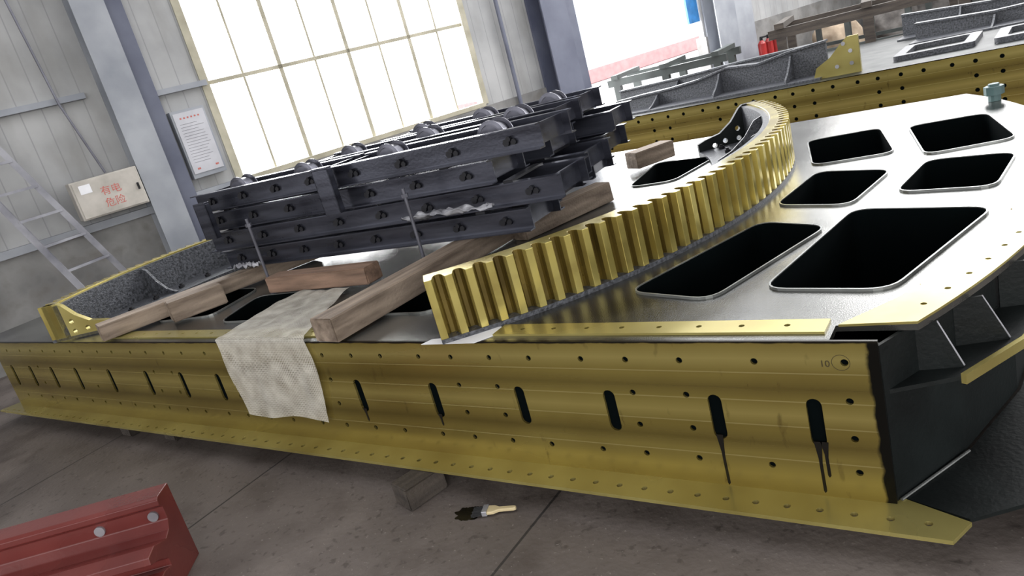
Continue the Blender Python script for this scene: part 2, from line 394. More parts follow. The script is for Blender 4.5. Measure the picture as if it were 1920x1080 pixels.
# ------------------------------------------------------------------ gears
FPROF=lambda h:[(.03,0),(.03,h),(.14,h),(.17,h-.02),(.24,h-.10),(.33,h-.16),(.44,h-.18),(.5,h-.2),(.5,0)]
def flange_bm(R,h,ang,th_,sgn):
    prof=[(R-a,z) for a,z in FPROF(h)]
    bm=bmesh.new()
    c,s=math.cos(ang),math.sin(ang); e=Vector((c,s,0)); t=Vector((-s,c,0))*sgn
    def P(r,z,d): return e*r+t*d+Vector((0,0,z))
    a=[bm.verts.new(P(r,z,0)) for r,z in prof]; b=[bm.verts.new(P(r,z,th_)) for r,z in prof]
    bm.faces.new(a[::-1]); bm.faces.new(b)
    for i in range(len(prof)): bm.faces.new([a[i],a[(i+1)%len(prof)],b[(i+1)%len(prof)],b[i]])
    cb=bmesh.new()
    for r,z in [(R-.2,.12),(R-.3,.055),(R-.2,.05),(R-.38,.04)]:
        bm_cyl(cb,P(r,z,-.05),t,.018,.15,12)
    return bm,cb
def make_gear(name,cx,cy,R,a0,a1,h,nteeth,fl_mats,n=6):
    G=EMPTY(name,(cx,cy,H))
    pa=(a1-a0)/nteeth; angs=[]; prof=[]; mats=[]
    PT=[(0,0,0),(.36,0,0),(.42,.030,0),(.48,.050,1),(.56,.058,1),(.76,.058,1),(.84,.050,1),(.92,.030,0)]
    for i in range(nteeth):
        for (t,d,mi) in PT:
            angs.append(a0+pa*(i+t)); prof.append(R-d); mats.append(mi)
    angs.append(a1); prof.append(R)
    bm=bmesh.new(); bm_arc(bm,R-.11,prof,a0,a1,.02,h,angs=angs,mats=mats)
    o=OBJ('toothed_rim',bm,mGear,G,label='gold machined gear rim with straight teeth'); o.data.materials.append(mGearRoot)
    md=o.modifiers.new('bevel','BEVEL'); md.width=.0015; md.segments=1; md.limit_method='ANGLE'; md.angle_limit=.9
    bm=bmesh.new(); bm_arc(bm,R-.15,R-.11,a0,a1,.02,h-.012,60); OBJ('inner_web',bm,mSpeck,G,label='speckled black inner web')
    bm=bmesh.new(); bm_arc(bm,R-.50,R-.0,a0,a1,0,.02,60); OBJ('base_ring',bm,mSpeck,G,label='speckled black base ring')
    for (ang,sgn,mt_) in fl_mats:
        b1,cb=flange_bm(R,h,ang,.035,sgn)
        fo=OBJ('end_flange',b1,mt_,G,label='end flange plate with bolt holes'); cut(fo,cb)
    rib=None;bolt=None
    for i in range(1,n):
        a=a0+(a1-a0)*i/n
        if rib is None:
            bm=bmesh.new()
            pr=[(R-.15,.02),(R-.15,h-.02),(R-.20,h-.04),(R-.27,h-.13),(R-.36,h-.2),(R-.46,.03),(R-.46,.02)]
            bm_prism(bm,pr,-.01,.01,SW)
            rib=OBJ('stiffening_rib',bm,mSpeck,G,rot=(0,0,a))
        else: INST(rib,G,(0,0,0),(0,0,a))
    for i in range(n*3):
        a=a0+(a1-a0)*(i+.5)/(n*3); p=((R-.36)*math.cos(a),(R-.36)*math.sin(a),.018)
        if bolt is None:
            bm=bmesh.new(); bm_cyl(bm,(0,0,0),(0,0,1),.022,.022,6); bm_cyl(bm,(0,0,.022),(0,0,1),.012,.012,8); bolt=OBJ('base_bolt',bm,mRailEdge,G,loc=p)
        else: INST(bolt,G,p)
    return G
R1=2.6
aa=math.asin((-.03-CY)/R1); ab=math.radians(35)
g1=make_gear('ring_gear_segment',CX,CY,R1,aa,ab,.275,44,[(ab,1,mBlack)])
tag(g1,'gold toothed ring gear segment curving across the black deck plate','gear')
R2=2.15; c2=(-3.2,.95)
b0=math.pi+math.asin((.95+.02)/R2); b1=math.radians(140)
g2=make_gear('ring_gear_segment',c2[0],c2[1],R2,b0,b1,.26,34,[(b0,-1,mGold)],3)
tag(g2,'gear segment with gold end flange and speckled black inner web','gear')

# ------------------------------------------------------------------ timbers
def timber(name,cx,cy,z,l,w,h,ang,mat,label,cat='timber beam'):
    bm=bmesh.new(); bm_box(bm,-l/2,l/2,-w/2,w/2,0,h)
    bmesh.ops.bevel(bm,geom=bm.edges[:],offset=.006,segments=2,affect='EDGES')
    for v in bm.verts: v.co+=Vector((random.uniform(-.003,.003),random.uniform(-.003,.003),0))
    o=OBJ(name,bm,mat,None,(cx,cy,z),(0,0,ang)); tag(o,label,cat); return o
timber('timber_beam',-2.24,.85,H+.016,1.78,.16,.117,math.radians(87),mTimb,'weathered grey timber beam under the stacked carriages')
timber('timber_beam',-4.20,.70,H+.016,1.5,.15,.10,math.radians(70),mTimb,'weathered timber beam under the stack beside the gear flange')
timber('timber_block',-4.00,.42,H+.016,.34,.14,.13,math.radians(66),mTimb,'short timber block beside the longer beam','timber block')
timber('timber_beam',-3.12,.72,H+.03,.85,.13,.10,math.radians(3),mTimbR,'reddish-brown timber lying in front of the stack')
timber('timber_beam',-1.98,1.72,H+.002,.75,.14,.125,math.radians(72),mTimb,'pale timber propping the end of the stack')
timber('timber_block',-1.95,3.05,H+.016,.35,.15,.12,math.radians(60),mTimb,'weathered timber block behind the stack','timber block')

# ------------------------------------------------------------------ carriages
ZS=H+.135; LH=.140
bmn=bmesh.new()
bm_box(bmn,-.035,.035,-.012,0,-.016,.0); bm_cyl(bmn,(-.022,0,-.006),(0,-1,0),.020,.028,6); bm_cyl(bmn,(.022,0,-.006),(0,-1,0),.017,.026,6); bm_cyl(bmn,(0,0,.012),(0,-1,0),.014,.034,6)
nutm=bpy.data.meshes.new('axle_nut'); bmesh.ops.recalc_face_normals(bmn,faces=bmn.faces); bmn.to_mesh(nutm); bmn.free(); nutm.materials.append(mRailEdge)
bmn=bmesh.new(); bm_box(bmn,-.03,.03,-.19,.19,0,.012)
spm=bpy.data.meshes.new('spacer_bar'); bmesh.ops.recalc_face_normals(bmn,faces=bmn.faces); bmn.to_mesh(spm); bmn.free(); spm.materials.append(mRailEdge)
def roller_mesh():
    bm=bmesh.new(); r=.088
    pr=[(0,-.075),(.03,-.075),(.03,-.06),(.062,-.06),(.068,-.055),(r,-.052),(r,-.045),(.070,-.040),(.070,.040),(r,.045),(r,.052),(.068,.055),(.062,.06),(.03,.06),(.03,.075),(0,.075)]
    k=32; rings=[]
    for (rr,yy) in pr:
        if rr==0: rings.append([bm.verts.new((0,yy,0))]); continue
        rings.append([bm.verts.new((rr*math.cos(2*math.pi*j/k),yy,rr*math.sin(2*math.pi*j/k))) for j in range(k)])
    for A,B in zip(rings[:-1],rings[1:]):
        for j in range(k):
            jj=(j+1)%k
            if len(A)==1: bm.faces.new([A[0],B[j],B[jj]])
            elif len(B)==1: bm.faces.new([A[j],A[jj],B[0]])
            else: bm.faces.new([A[j],A[jj],B[jj],B[j]])
    bmesh.ops.recalc_face_normals(bm,faces=bm.faces)
    me=bpy.data.meshes.new('track_roller'); bm.to_mesh(me); bm.free(); me.materials.append(mWheel); return me
rolm=roller_mesh()
def raw(name,me,parent,loc):
    o=bpy.data.objects.new(name,me); COL.objects.link(o); o.parent=parent; o.location=loc; return o
def carriage(L_,wheels,front):
    E=EMPTY('roller_carriage')
    W=.42; h=.126
    for sgn in (-1,1):
        bm=bmesh.new()
        pr=[(0,0),(.055,0),(.055,.007),(.010,.009),(.010,h-.009),(.055,h-.007),(.055,h),(0,h)]
        pts=[(sgn*(W/2-.05+a),z) for a,z in pr]
        A=[bm.verts.new((-L_/2,y,z)) for y,z in pts]; B=[bm.verts.new((L_/2,y,z)) for y,z in pts]
        bm.faces.new(A); bm.faces.new(B[::-1])
        for i in range(8): bm.faces.new([A[i],A[(i+1)%8],B[(i+1)%8],B[i]])
        OBJ('side_rail',bm,mRail,E,label='slate black channel side rail')
    for x in (-L_/2+.05,L_/2-.05):
        bm=bmesh.new(); bm_box(bm,-.008,.008,-W/2+.05,W/2-.05,.01,h-.01); OBJ('cross_plate',bm,mRail,E,loc=(x,0,0))
    n=max(2,int(L_/.31)); step=L_/n
    if front:
        for i in range(n): raw('axle_nut',nutm,E,(-L_/2+step*(i+.5),-W/2+.05,.064))
    if wheels:
        n=max(2,int(L_/.52)); step=L_/n
        for i in range(n): raw('track_roller',rolm,E,(-L_/2+step*(i+.5),0,.089))
    else:
        for x in (-L_/2+.3,L_/2-.3): raw('spacer_bar',spm,E,(x,0,h))
    return E
rows=[
 (0,0,-4.32,-1.80,0,3.5),(1,0,-4.38,-1.60,0,4.8),(2,0,-4.42,-1.95,0,3.2),(3,0,-4.40,-3.14,1,4.8),(3,0,-3.06,-1.60,1,3.2),
 (0,1,-4.25,-1.95,0,4),(1,1,-4.25,-1.72,0,4.6),(2,1,-4.30,-1.92,0,3.6),(3,1,-3.9,-1.84,1,4.0),
 (0,2,-4.15,-1.98,0,4),(1,2,-4.15,-1.84,0,3.8),(2,2,-4.15,-1.78,0,4.4),(3,2,-3.6,-1.96,1,3.8)]
for (l,r,x0,x1,wh,ang) in rows:
    E=carriage(round(x1-x0,2),wh,r==0)
    y=[1.20,1.76,2.30][r]+random.uniform(-.010,.010)-(.02 if (l==2 and r==0) else 0)
    if l==3 and r==0 and x1<-3: y-=.05
    E.location=((x0+x1)/2,y,ZS+l*LH); E.rotation_euler=(0,0,math.radians(ang))
    lab='slate black roller carriage with exposed steel rollers on top of stack' if wh else 'slate black channel roller carriage stacked among others on timbers'
    tag(E,lab,'roller carriage','stacked roller carriages')
def box_bracket(x,y,z,w,h,name='stack_bracket'):
    bm=bmesh.new(); bm_box(bm,-w/2,w/2,-.012,0,0,h); bm_box(bm,-w/2-.0,w/2,-.012,.03,h,h+.012)
    bm_box(bm,-w/2,-w/2+.01,-.012,.03,0,h); bm_box(bm,w/2-.01,w/2,-.012,.03,0,h)
    o=OBJ(name,bm,mRail,None,(x,y,z),(0,0,math.radians(4)),bevel=.002); tag(o,'dark steel box bracket standing against the carriage stack','bracket')
box_bracket(-3.02,.89,ZS+2*LH,.13,.27); box_bracket(-4.18,.81,ZS+LH*2-.03,.12,.24)
for (x,y,l) in [(-3.62,.72,.50),(-2.42,.88,.50)]:
    bm=bmesh.new(); bm_cyl(bm,(0,0,0),(0,0,1),.010,l,10); bm_cyl(bm,(0,0,.0),(0,0,1),.02,.02,6); bm_cyl(bm,(0,0,l-.05),(0,0,1),.02,.02,6)
    o=OBJ('tie_rod',bm,mRodSteel,None,(x,y,H)); tag(o,'thin grey threaded tie rod standing at the stack','rod','tie rods')
def scrap(name,cx,cy,z,w,d,lab,mat=mWhite,ang=0,hgt=.02):
    bm=bmesh.new(); nx,ny=24,8; g=[]
    for i in range(nx+1):
        row=[]
        for j in range(ny+1):
            u=i/nx-.5; v=j/ny-.5
            n1=noise.noise(Vector((u*6,v*4,cx)))
            row.append(bm.verts.new((u*w*(1+.1*n1),v*d*(1+.5*n1),hgt*(.5+.8*noise.noise(Vector((u*9,v*5,cx+3)))))))
        g.append(row)
    for i in range(nx):
        for j in range(ny): bm.faces.new([g[i][j],g[i+1][j],g[i+1][j+1],g[i][j+1]])
    o=OBJ(name,bm,mat,None,(cx,cy,z),(0,0,ang),smooth=True); md=o.modifiers.new('s','SOLIDIFY'); md.thickness=.002
    tag(o,lab,'wrapping scrap'); return o
mFilm=M('milky_plastic_film',(190,190,196),(120,120,128),rough=.3,scale=14,bump=.4,alpha=.8)
scrap('plastic_scrap',-2.25,.985,ZS+LH+.015,.6,.05,'crumpled milky plastic film tucked between carriages',mFilm,math.radians(5),.05)
scrap('plastic_scrap',-3.98,.85,ZS+.012,.25,.04,'crumpled milky plastic film tucked between carriages',mFilm,math.radians(4),.04)
bm=bmesh.new(); bm_prism(bm,[(-1.72,-.03),(-1.45,-.015),(-1.36,.10),(-1.42,.14),(-1.6,.04),(-1.70,.02)],H+.0005,H+.002)
o=OBJ('paper_sheet',bm,mWhite,None); tag(o,'white paper sheet caught under the gear end','paper')

# ------------------------------------------------------------------ woven cloth
bm=bmesh.new(); NX,NV=40,70; g=[]
for j in range(NV+1):
    v=j/NV; Ltop=.66; Ltot=Ltop+.44; d=v*Ltot; row=[]
    for i in range(NX+1):
        u=i/NX
        if d<Ltop:
            t=d/Ltop
            xl=-3.28+(.06)*t; xr=-2.84+(.35)*t**1.2; y=.66-.66*t-.0; z=H+.026+.004*math.sin(u*9+t*5)+.008*noise.noise(Vector((u*5,t*5,0)))
            x=xl+(xr-xl)*u
            if t>.96: y=.02*(1-t)/.04
        else:
            t=(d-Ltop)/(Ltot-Ltop)
            xl=-3.22+.06*t+.01*math.sin(t*9); xr=-2.49+.03*math.sin(t*4); x=xl+(xr-xl)*u
            y=-.010-.012*abs(math.sin(min(t*3,1.57)))+.008*noise.noise(Vector((u*6,t*2.5,2)))*min(1,t*4); z=H+.015-(Ltot-Ltop)*t-.012*math.sin(u*7)*t
        row.append(bm.verts.new((x,y,z)))
    g.append(row)
for j in range(NV):
    for i in range(NX): bm.faces.new([g[j][i],g[j][i+1],g[j+1][i+1],g[j+1][i]])
o=OBJ('woven_wrap_sheet',bm,mCloth,None,smooth=True)
tag(o,'thin white woven packing sheet draped over the gold deck edge','cloth sheet')

# ------------------------------------------------------------------ supports & floor bits
for i,(x,y) in enumerate([(-1.865,-.16),(-4.1,.12),(-4.6,.1),(-5.9,.2),(.0,.4),(-1.9,3.2),(-5.5,3.2),(-.1,3.0)]):
    timber('support_block',x,y,FZ,.30 if i else .20,.13,.103,math.radians(74 if i==0 else 88),mTimbD,'rough dark timber block supporting the deck off the floor','timber block')
B=EMPTY('paint_brush',(-1.46,-.20,FZ),(0,0,math.radians(20)))
bm=bmesh.new(); prof=[(-.01,-.024),(.02,-.022),(.04,-.010),(.10,-.010),(.112,-.006),(.112,.006),(.10,.010),(.04,.010),(.02,.022),(-.01,.024)]
bm_prism(bm,prof,.008,.022); OBJ('handle',bm,mHandle,B,bevel=.003)
bm=bmesh.new(); bm_box(bm,-.03,-.008,-.026,.026,.004,.026); OBJ('ferrule',bm,mSteel,B,bevel=.002)
bm=bmesh.new()
for i in range(160):
    y=random.uniform(-.024,.024); z=random.uniform(.007,.018)
    bm_cyl(bm,(-.029,y,z),(-1,random.uniform(-.15,.15)+y*6,random.uniform(-.10,.0)),.0012,random.uniform(.035,.05),4)
o=OBJ('bristles',bm,mBristle,B); o['kind']='stuff'
tag(B,'flat paint brush with pale wooden handle and black bristles','paint brush')
bm=bmesh.new()
pts=[]
for i in range(60):
    a=2*math.pi*i/60; k=1+.35*noise.noise(Vector((math.cos(a)*2,math.sin(a)*2,1)))+.12*noise.noise(Vector((math.cos(a)*7,math.sin(a)*7,4)))
    pts.append((.06*k*math.cos(a),.045*k*math.sin(a)))
bm_prism(bm,pts,0,.0015); o=OBJ('paint_stain',bm,mDrip,None,(-1.555,-.225,FZ),(0,0,.3)); tag(o,'dark paint stain on the concrete around the brush','stain')

RB=EMPTY('red_channel_section',(-2.70,-.76,FZ),(0,0,math.radians(38)))
prof=[(0,0),(0,.37),(.11,.37),(.125,.36),(.125,.335),(.108,.32),(.11,.26),(.135,.225),(.18,.21),(.28,.245),(.345,.235),(.35,.205),(.28,.18),(.225,.145),(.225,.11),(.28,.125),(.37,.12),(.385,.095),(.37,.05),(.46,0)]
bm=bmesh.new()
A=[bm.verts.new((0,-p[0],p[1])) for p in prof]; Bv=[bm.verts.new((-1.8,-p[0],p[1])) for p in prof]
bm.faces.new(A); bm.faces.new(Bv[::-1])
for i in range(len(prof)): bm.faces.new([A[i],A[(i+1)%len(prof)],Bv[(i+1)%len(prof)],Bv[i]])
OBJ('channel_body',bm,mRed,RB,bevel=.003)
for x,y,z,ax in [(-.05,-.107,.288,(0,-1,.02)),(-.28,-.107,.288,(0,-1,.02)),(-.06,-.372,.09,(0,-1,.1)),(-.26,-.372,.09,(0,-1,.1))]:
    bm=bmesh.new(); bm_cyl(bm,(x,y,z),ax,.022,.012,16); OBJ('bolt_head',bm,mSteel,RB,label='pale steel bolt head')
tag(RB,'dark red primed steel channel section lying on the floor','steel section')

# ------------------------------------------------------------------ second deck
A2=math.radians(-3)
D2=make_deck('deck_frame',(3.2,5.72,0),(0,0,A2),x_left=-7.2,has_slots=False)
tag(D2,'gold-faced steel deck frame standing behind the first one','steel deck frame')
bm=bmesh.new(); bm_box(bm,-7.6,0,0.011,3.0,H-.02,H); OBJ('top_plate',bm,mBlack,D2)
bm=bmesh.new(); bm_box(bm,-7.2,0,.02,2.9,-.01,H-.022); OBJ('side_wall',bm,mBlack,D2)
bm=bmesh.new(); bm_box(bm,-7.0,0,.1,2.8,FZ,-.022); OBJ('support_skid',bm,mTimbD,D2)
def girder(name,x0,x1,y,hts,ang,label,gold=True,nr=3):
    E=EMPTY(name,((x0+x1)/2,y,H),(0,0,ang)); L_=x1-x0; h=hts[-1]
    def strip(nm,y0,y1,lo,thick=None):
        bm=bmesh.new(); k=len(hts); sec=[]
        for i,hh in enumerate(hts):
            x=-L_/2+L_*i/(k-1)
            z0,z1=(lo,hh) if thick is None else (hh,hh+thick)
            sec.append([bm.verts.new(p) for p in ((x,y0,z0),(x,y1,z0),(x,y1,z1),(x,y0,z1))])
        bm.faces.new(sec[0]); bm.faces.new(sec[-1][::-1])
        for a,b in zip(sec[:-1],sec[1:]):
            for j in range(4): bm.faces.new([a[j],a[(j+1)%4],b[(j+1)%4],b[j]])
        return OBJ(nm,bm,mSpeck,E)
    strip('web_plate',.30,.34,.02); strip('top_flange',.27,.40,0,.02)
    bm=bmesh.new(); bm_box(bm,-L_/2,L_/2,-.05,.40,0,.02); OBJ('base_flange',bm,mSpeck,E)
    for i in range(nr):
        x=-L_/2+L_*(i+.7)/nr*.95; hh=hts[min(len(hts)-1,int((x/L_+.5)*len(hts)))]*.92
        bm=bmesh.new(); pr=[(.30,.02),(.30,hh),(.26,hh*.96),(.2,hh*.7),(.1,hh*.4),(0,hh*.2),(-.02,.02)]
        a=[bm.verts.new((x,p,z)) for p,z in pr]; b=[bm.verts.new((x+.02,p,z)) for p,z in pr]
        bm.faces.new(a); bm.faces.new(b[::-1])
        for j in range(7): bm.faces.new([a[j],a[(j+1)%7],b[(j+1)%7],b[j]])
        OBJ('stiffening_rib',bm,mSpeck,E)
    if gold:
        pr=[(.40,0),(.40,h+.03),(.30,h+.03),(.24,h-.02),(.12,h-.14),(-.02,h-.22),(-.06,0)]
        bm=bmesh.new(); bm_prism(bm,[(.2-q,z) for q,z in [(p,max(z,0)) for p,z in pr]],-.02,.02,SW)
        for v in bm.verts: v.co.x*=-1
        OBJ('end_flange',bm,mGold,E,loc=(L_/2+.18,.04,0),label='gold end bracket with bolt holes')
        for px,pz in ((-.14,.22),(-.14,.10),(.0,.09),(-.08,.30)):
            bm=bmesh.new(); bm_cyl(bm,(L_/2+.16-px,.018,pz),(0,-1,0),.02,.004,12); OBJ('bolt_hole',bm,mSteel,E)
    tag(E,label,'steel girder'); return E
girder('black_girder',-3.9,-1.35,6.25,[.14,.16,.17,.20,.27,.24,.30,.33],math.radians(-4),'long speckled black girder with gold end bracket on rear deck')
girder('black_girder',-4.3,-1.6,7.1,[.18,.20,.24,.26],math.radians(-7),'long speckled black girder lying behind another on rear deck',False,2)
girder('black_girder',-.7,1.6,7.5,[.18,.14,.16,.10],math.radians(-6),'low dark girder lying across the rear deck',False,2)
girder('black_girder',-.9,1.9,8.2,[.26,.20,.30,.24],math.radians(-5),'dark ribbed girder standing at the back of the rear deck',False,3)
def cutframe(x,y,w,d,ang):
    bm=bmesh.new(); o_=rounded([(-w/2,-d/2),(w/2,-d/2),(w/2,d/2),(-w/2,d/2)],.05); i_=rounded([(-w/2+.1,-d/2+.1),(w/2-.1,-d/2+.1),(w/2-.1,d/2-.1),(-w/2+.1,d/2-.1)],.05)
    bm_ringstrip(bm,i_,o_,0,.05)
    o=OBJ('raised_frame',bm,mSpeck,None,(x,y,H),(0,0,ang)); tag(o,'low black rectangular steel frame lying on the rear deck','steel frame','steel frames on rear deck')
cutframe(-.35,6.75,.7,.8,-.05); cutframe(.5,6.6,.7,.8,-.05); cutframe(1.3,6.6,.7,.8,-.05)

# ------------------------------------------------------------------ room
P0=(-8.2,.7,0); WA=1.257
e=Vector((math.cos(WA),math.sin(WA),0)); nrm=Vector((math.sin(WA),-math.cos(WA),0)); P=Vector(P0)
def wpt(s,n,z): return P+e*s+nrm*n+Vector((0,0,z))
def wob(name,bm,mat,**k):
    o=OBJ(name,bm,mat,k.get('parent'),P0 if k.get('parent') is None else (0,0,0),(0,0,WA) if k.get('parent') is None else (0,0,0),bevel=k.get('bevel',0)); return o
def struct(o): o['kind']='structure'; return o
bm=bmesh.new(); bm_box(bm,-30,40,-40,.12,FZ-.1,FZ); fo=wob('floor_tmp',bm,mFloor)
fo.data.transform(Matrix.Translation(P0)@Matrix.Rotation(WA,4,'Z')); fo.location=(0,0,0); fo.rotation_euler=(0,0,0); fo.name='floor'; struct(fo)
bm=bmesh.new(); bm_box(bm,-30,60,.13,60,FZ-.12,FZ-.02); struct(wob('floor_outside',bm,mYard))
WS0,WS1,WZ0,WZ1=2.87,6.65,1.03,4.2; DS0,DS1,DZ1=8.75,11.95,4.2
bm=bmesh.new()
for (a,b,z0,z1) in [(-9,WS0,1.0,6),(WS0,WS1,1.0,WZ0),(WS0,WS1,WZ1,6),(WS1,DS0,1.0,6),(DS0,DS1,DZ1,6),(DS1,27,1.0,6)]:
    bm_box(bm,a,b,0,.12,z0,z1)
struct(wob('wall_left',bm,mWallM))
bm=bmesh.new()
for a,b in [(-9,DS0),(DS1,27)]: bm_box(bm,a,b,-.03,.2,FZ,1.0)
struct(wob('wall_plinth',bm,mWallLow))
bm=bmesh.new(); bm_box(bm,-10,28,-24,.2,6,6.1); struct(wob('ceiling',bm,mCeil))
bm=bmesh.new(); bm_box(bm,26.8,27,-24,0,FZ,6); struct(wob('wall_back',bm,mWallM))
tn=1
def trim(bm,mat,bevel=0):
    global tn
    o=wob('trim_%d'%tn,bm,mat,bevel=bevel); tn+=1; return struct(o)
bm=bmesh.new(); bm_box(bm,-9,1.62,-.09,0,2.30,2.36); trim(bm,mColm)
bm=bmesh.new(); bm_box(bm,2.30,2.87,-.08,0,2.16,2.22); trim(bm,mColm)
bm=bmesh.new(); bm_box(bm,-9,WS0+.1,-.10,0,.98,1.06); trim(bm,mColm)
def column(s0,s1,dep,mat):
    bm=bmesh.new(); bm_box(bm,s0,s1,-dep,-dep+.02,FZ,6); bm_box(bm,s0,s1,-.04,0,FZ,6); bm_box(bm,(s0+s1)/2-.008,(s0+s1)/2+.008,-dep+.02,-.04,FZ,6)
    trim(bm,mat)
column(1.78,2.10,.28,mColm)
bm=bmesh.new(); bm_box(bm,2.10,2.30,-.12,0,FZ,6); trim(bm,mColD)
column(7.85,8.35,.35,mColD)
bm=bmesh.new(); bm_box(bm,8.35,8.75,-.1,0,FZ,6); trim(bm,mColD)
column(12.0,12.6,.3,mColm)
bm=bmesh.new(); bm_box(bm,12.6,13.4,-.12,0,FZ,6); trim(bm,mColm)
bm=bmesh.new(); bm_cyl(bm,(7.25,-.08,FZ),(0,0,1),.03,6,10); trim(bm,mColD)
bm=bmesh.new()
def bar(a,b,z0,z1,d=.05): bm_box(bm,a,b,.04-d/2,.04+d/2,z0,z1)
bm_box(bm,WS0-.05,WS0+.04,-.02,.12,WZ0,WZ1); bm_box(bm,WS1-.04,WS1+.06,-.02,.12,WZ0,WZ1)
bm_box(bm,WS0,WS1,-.03,.12,WZ0-.04,WZ0+.03)
for z in (2.18,3.33): bar(WS0,WS1,z-.022,z+.022)
for i in range(1,8):
    s0=WS0+(WS1-WS0)*i/8; t=.026 if i%2==0 else .013
    bar(s0-t,s0+t,WZ0,WZ1,.05 if i%2==0 else .03)
struct(wob('window_1',bm,mCream))
EB=EMPTY('electrical_box',P0,(0,0,WA))
bm=bmesh.new(); bm_box(bm,1.10,1.76,-.34,-.105,1.12,1.52); OBJ('box_body',bm,mBox,EB,bevel=.01)
bm=bmesh.new(); bm_box(bm,1.12,1.74,-.355,-.34,1.135,1.505); OBJ('box_door',bm,mBox,EB,bevel=.004)
bm=bmesh.new(); bm_box(bm,1.70,1.72,-.37,-.355,1.28,1.35); OBJ('latch',bm,mRailEdge,EB,label='black latch')
def wtext(body,size,sx,z,parent,y,name='lettering',mat=mRedInk):
    return text(name,body,size,mat,parent,Matrix.Translation((sx,y,z))@Rx,'faded red Chinese lettering')
wtext('有电',.10,1.45,1.355,EB,-.356); wtext('危险',.10,1.45,1.23,EB,-.356)
bm=bmesh.new(); bm_box(bm,1.17,1.28,-.358,-.355,1.38,1.47); OBJ('notice_label',bm,mWhite,EB,label='small white paper notice')
tag(EB,'grey-white metal electrical box with faded red danger lettering','electrical box')
cu=[((1.5,-.13,1.53),(1.35,-.12,2.3)),((1.35,-.12,2.3),(1.2,-.12,4.5))]
bm=bmesh.new()
for a,b in cu:
    v=Vector(b)-Vector(a); bm_cyl(bm,a,v,.012,v.length,8)
o=wob('cable_conduit',bm,mRodSteel); tag(o,'thin grey cable conduit clipped to the wall above the box','conduit')
PO=EMPTY('wall_poster',P0,(0,0,WA))
bm=bmesh.new(); bm_box(bm,2.36,2.70,-.135,-.125,1.25,1.93); OBJ('poster_sheet',bm,M('faded_poster_paper',(196,196,202),(176,176,182),rough=.7),PO)
bm=bmesh.new()
for i in range(6): bm_box(bm,2.42+i*.04,2.438+i*.04,-.137,-.135,1.858,1.876)
for a in (2.41,2.62): bm_box(bm,a,a+.035,-.137,-.135,1.29,1.31)
o=OBJ('poster_title',bm,mRedInk,PO,label='small red heading marks'); o['kind']='stuff'
bm=bmesh.new()
for i in range(14): bm_box(bm,2.40,2.66-random.uniform(0,.08),-.137,-.135,1.80-i*.033,1.804-i*.033)
o=OBJ('poster_text',bm,mGreyInk,PO,label='rows of grey printed text'); o['kind']='stuff'
bm=bmesh.new(); bm_box(bm,2.34,2.72,-.125,0,1.2,1.96); o=OBJ('poster_board',bm,mColm,PO)
tag(PO,'white printed notice poster with red heading on the wall','poster')
LD=EMPTY('step_ladder',P0,(0,0,WA))
def beam_bm(bm,a,b,w,d):
    a=Vector(a);b=Vector(b);v=b-a;q=v.to_track_quat('Z','Y').to_matrix().to_4x4(); bm_box(bm,-w/2,w/2,-d/2,d/2,0,v.length,Matrix.Translation(a)@q)
def ladder_side(t1,f1,t2,f2,n=8):
    t1,f1,t2,f2=map(Vector,(t1,f1,t2,f2))
    for a,b in ((f1,t1),(f2,t2)):
        bm=bmesh.new(); beam_bm(bm,a,b,.03,.06); OBJ('ladder_rail',bm,mAlu,LD)
    for i in range(1,n):
        a=f1.lerp(t1,i/n); b=f2.lerp(t2,i/n); bm=bmesh.new(); beam_bm(bm,a,b,.05,.025); OBJ('rung',bm,mAlu,LD)
ladder_side((.62,-.30,2.15),(1.50,-.42,FZ),(.25,-.42,2.15),(1.02,-.72,FZ))
ladder_side((.55,-.30,2.15),(-.30,-.42,FZ),(.18,-.42,2.15),(-.75,-.72,FZ))
bm=bmesh.new(); beam_bm(bm,(.14,-.44,2.16),(.68,-.27,2.16),.04,.16); OBJ('top_cap',bm,mAlu,LD)
tag(LD,'dusty aluminium step ladder standing against the wall','ladder')

# ------------------------------------------------------------------ far clutter
def frame(name,x,y,z,L_,W_,h,ang,mat,label,cat,t=.1,legs=3):
    E=EMPTY(name,(x,y,z),(0,0,ang))
    for i in range(legs):
        sx=-L_/2+(L_-t)*i/(legs-1)
        for sy in (-W_/2,W_/2-t):
            bm=bmesh.new(); bm_box(bm,sx,sx+t,sy,sy+t,0,h); OBJ('leg',bm,mat,E)
        bm=bmesh.new(); bm_box(bm,sx,sx+t,-W_/2-.05,W_/2+.05,h+t,h+t*1.6); OBJ('cross_bar',bm,mat,E)
    for sy in (-W_/2,W_/2-t):
        bm=bmesh.new(); bm_box(bm,-L_/2-.1,L_/2+.1,sy,sy+t,h,h+t); OBJ('top_rail',bm,mat,E)
        bm=bmesh.new(); bm_box(bm,-L_/2+t,L_/2-t,sy+.02,sy+t-.02,h*.4,h*.4+t*.7); OBJ('lower_rail',bm,mat,E)
    tag(E,label,cat); return E
frame('steel_trestle',-4.7,10.8,FZ,1.9,1.1,.74,math.radians(4),mGreen,'dark grey-green steel trestle near the bright doorway','trestle',.12)
frame('wooden_trestle',-1.5,10.4,FZ,2.4,1.6,.95,math.radians(8),mTimbD,'rough grey timber trestle frame behind the rear deck','trestle',.13)
frame('wooden_trestle',1.6,9.9,FZ,2.2,1.2,.7,math.radians(-20),mTimb,'low timber trestle carrying a rusty red steel bar','trestle',.12)
frame('steel_trestle',-1.6,13.2,FZ,3.0,1.4,.8,math.radians(-8),mGreen,'dark grey steel trestle standing behind the timber one','trestle',.09,4)
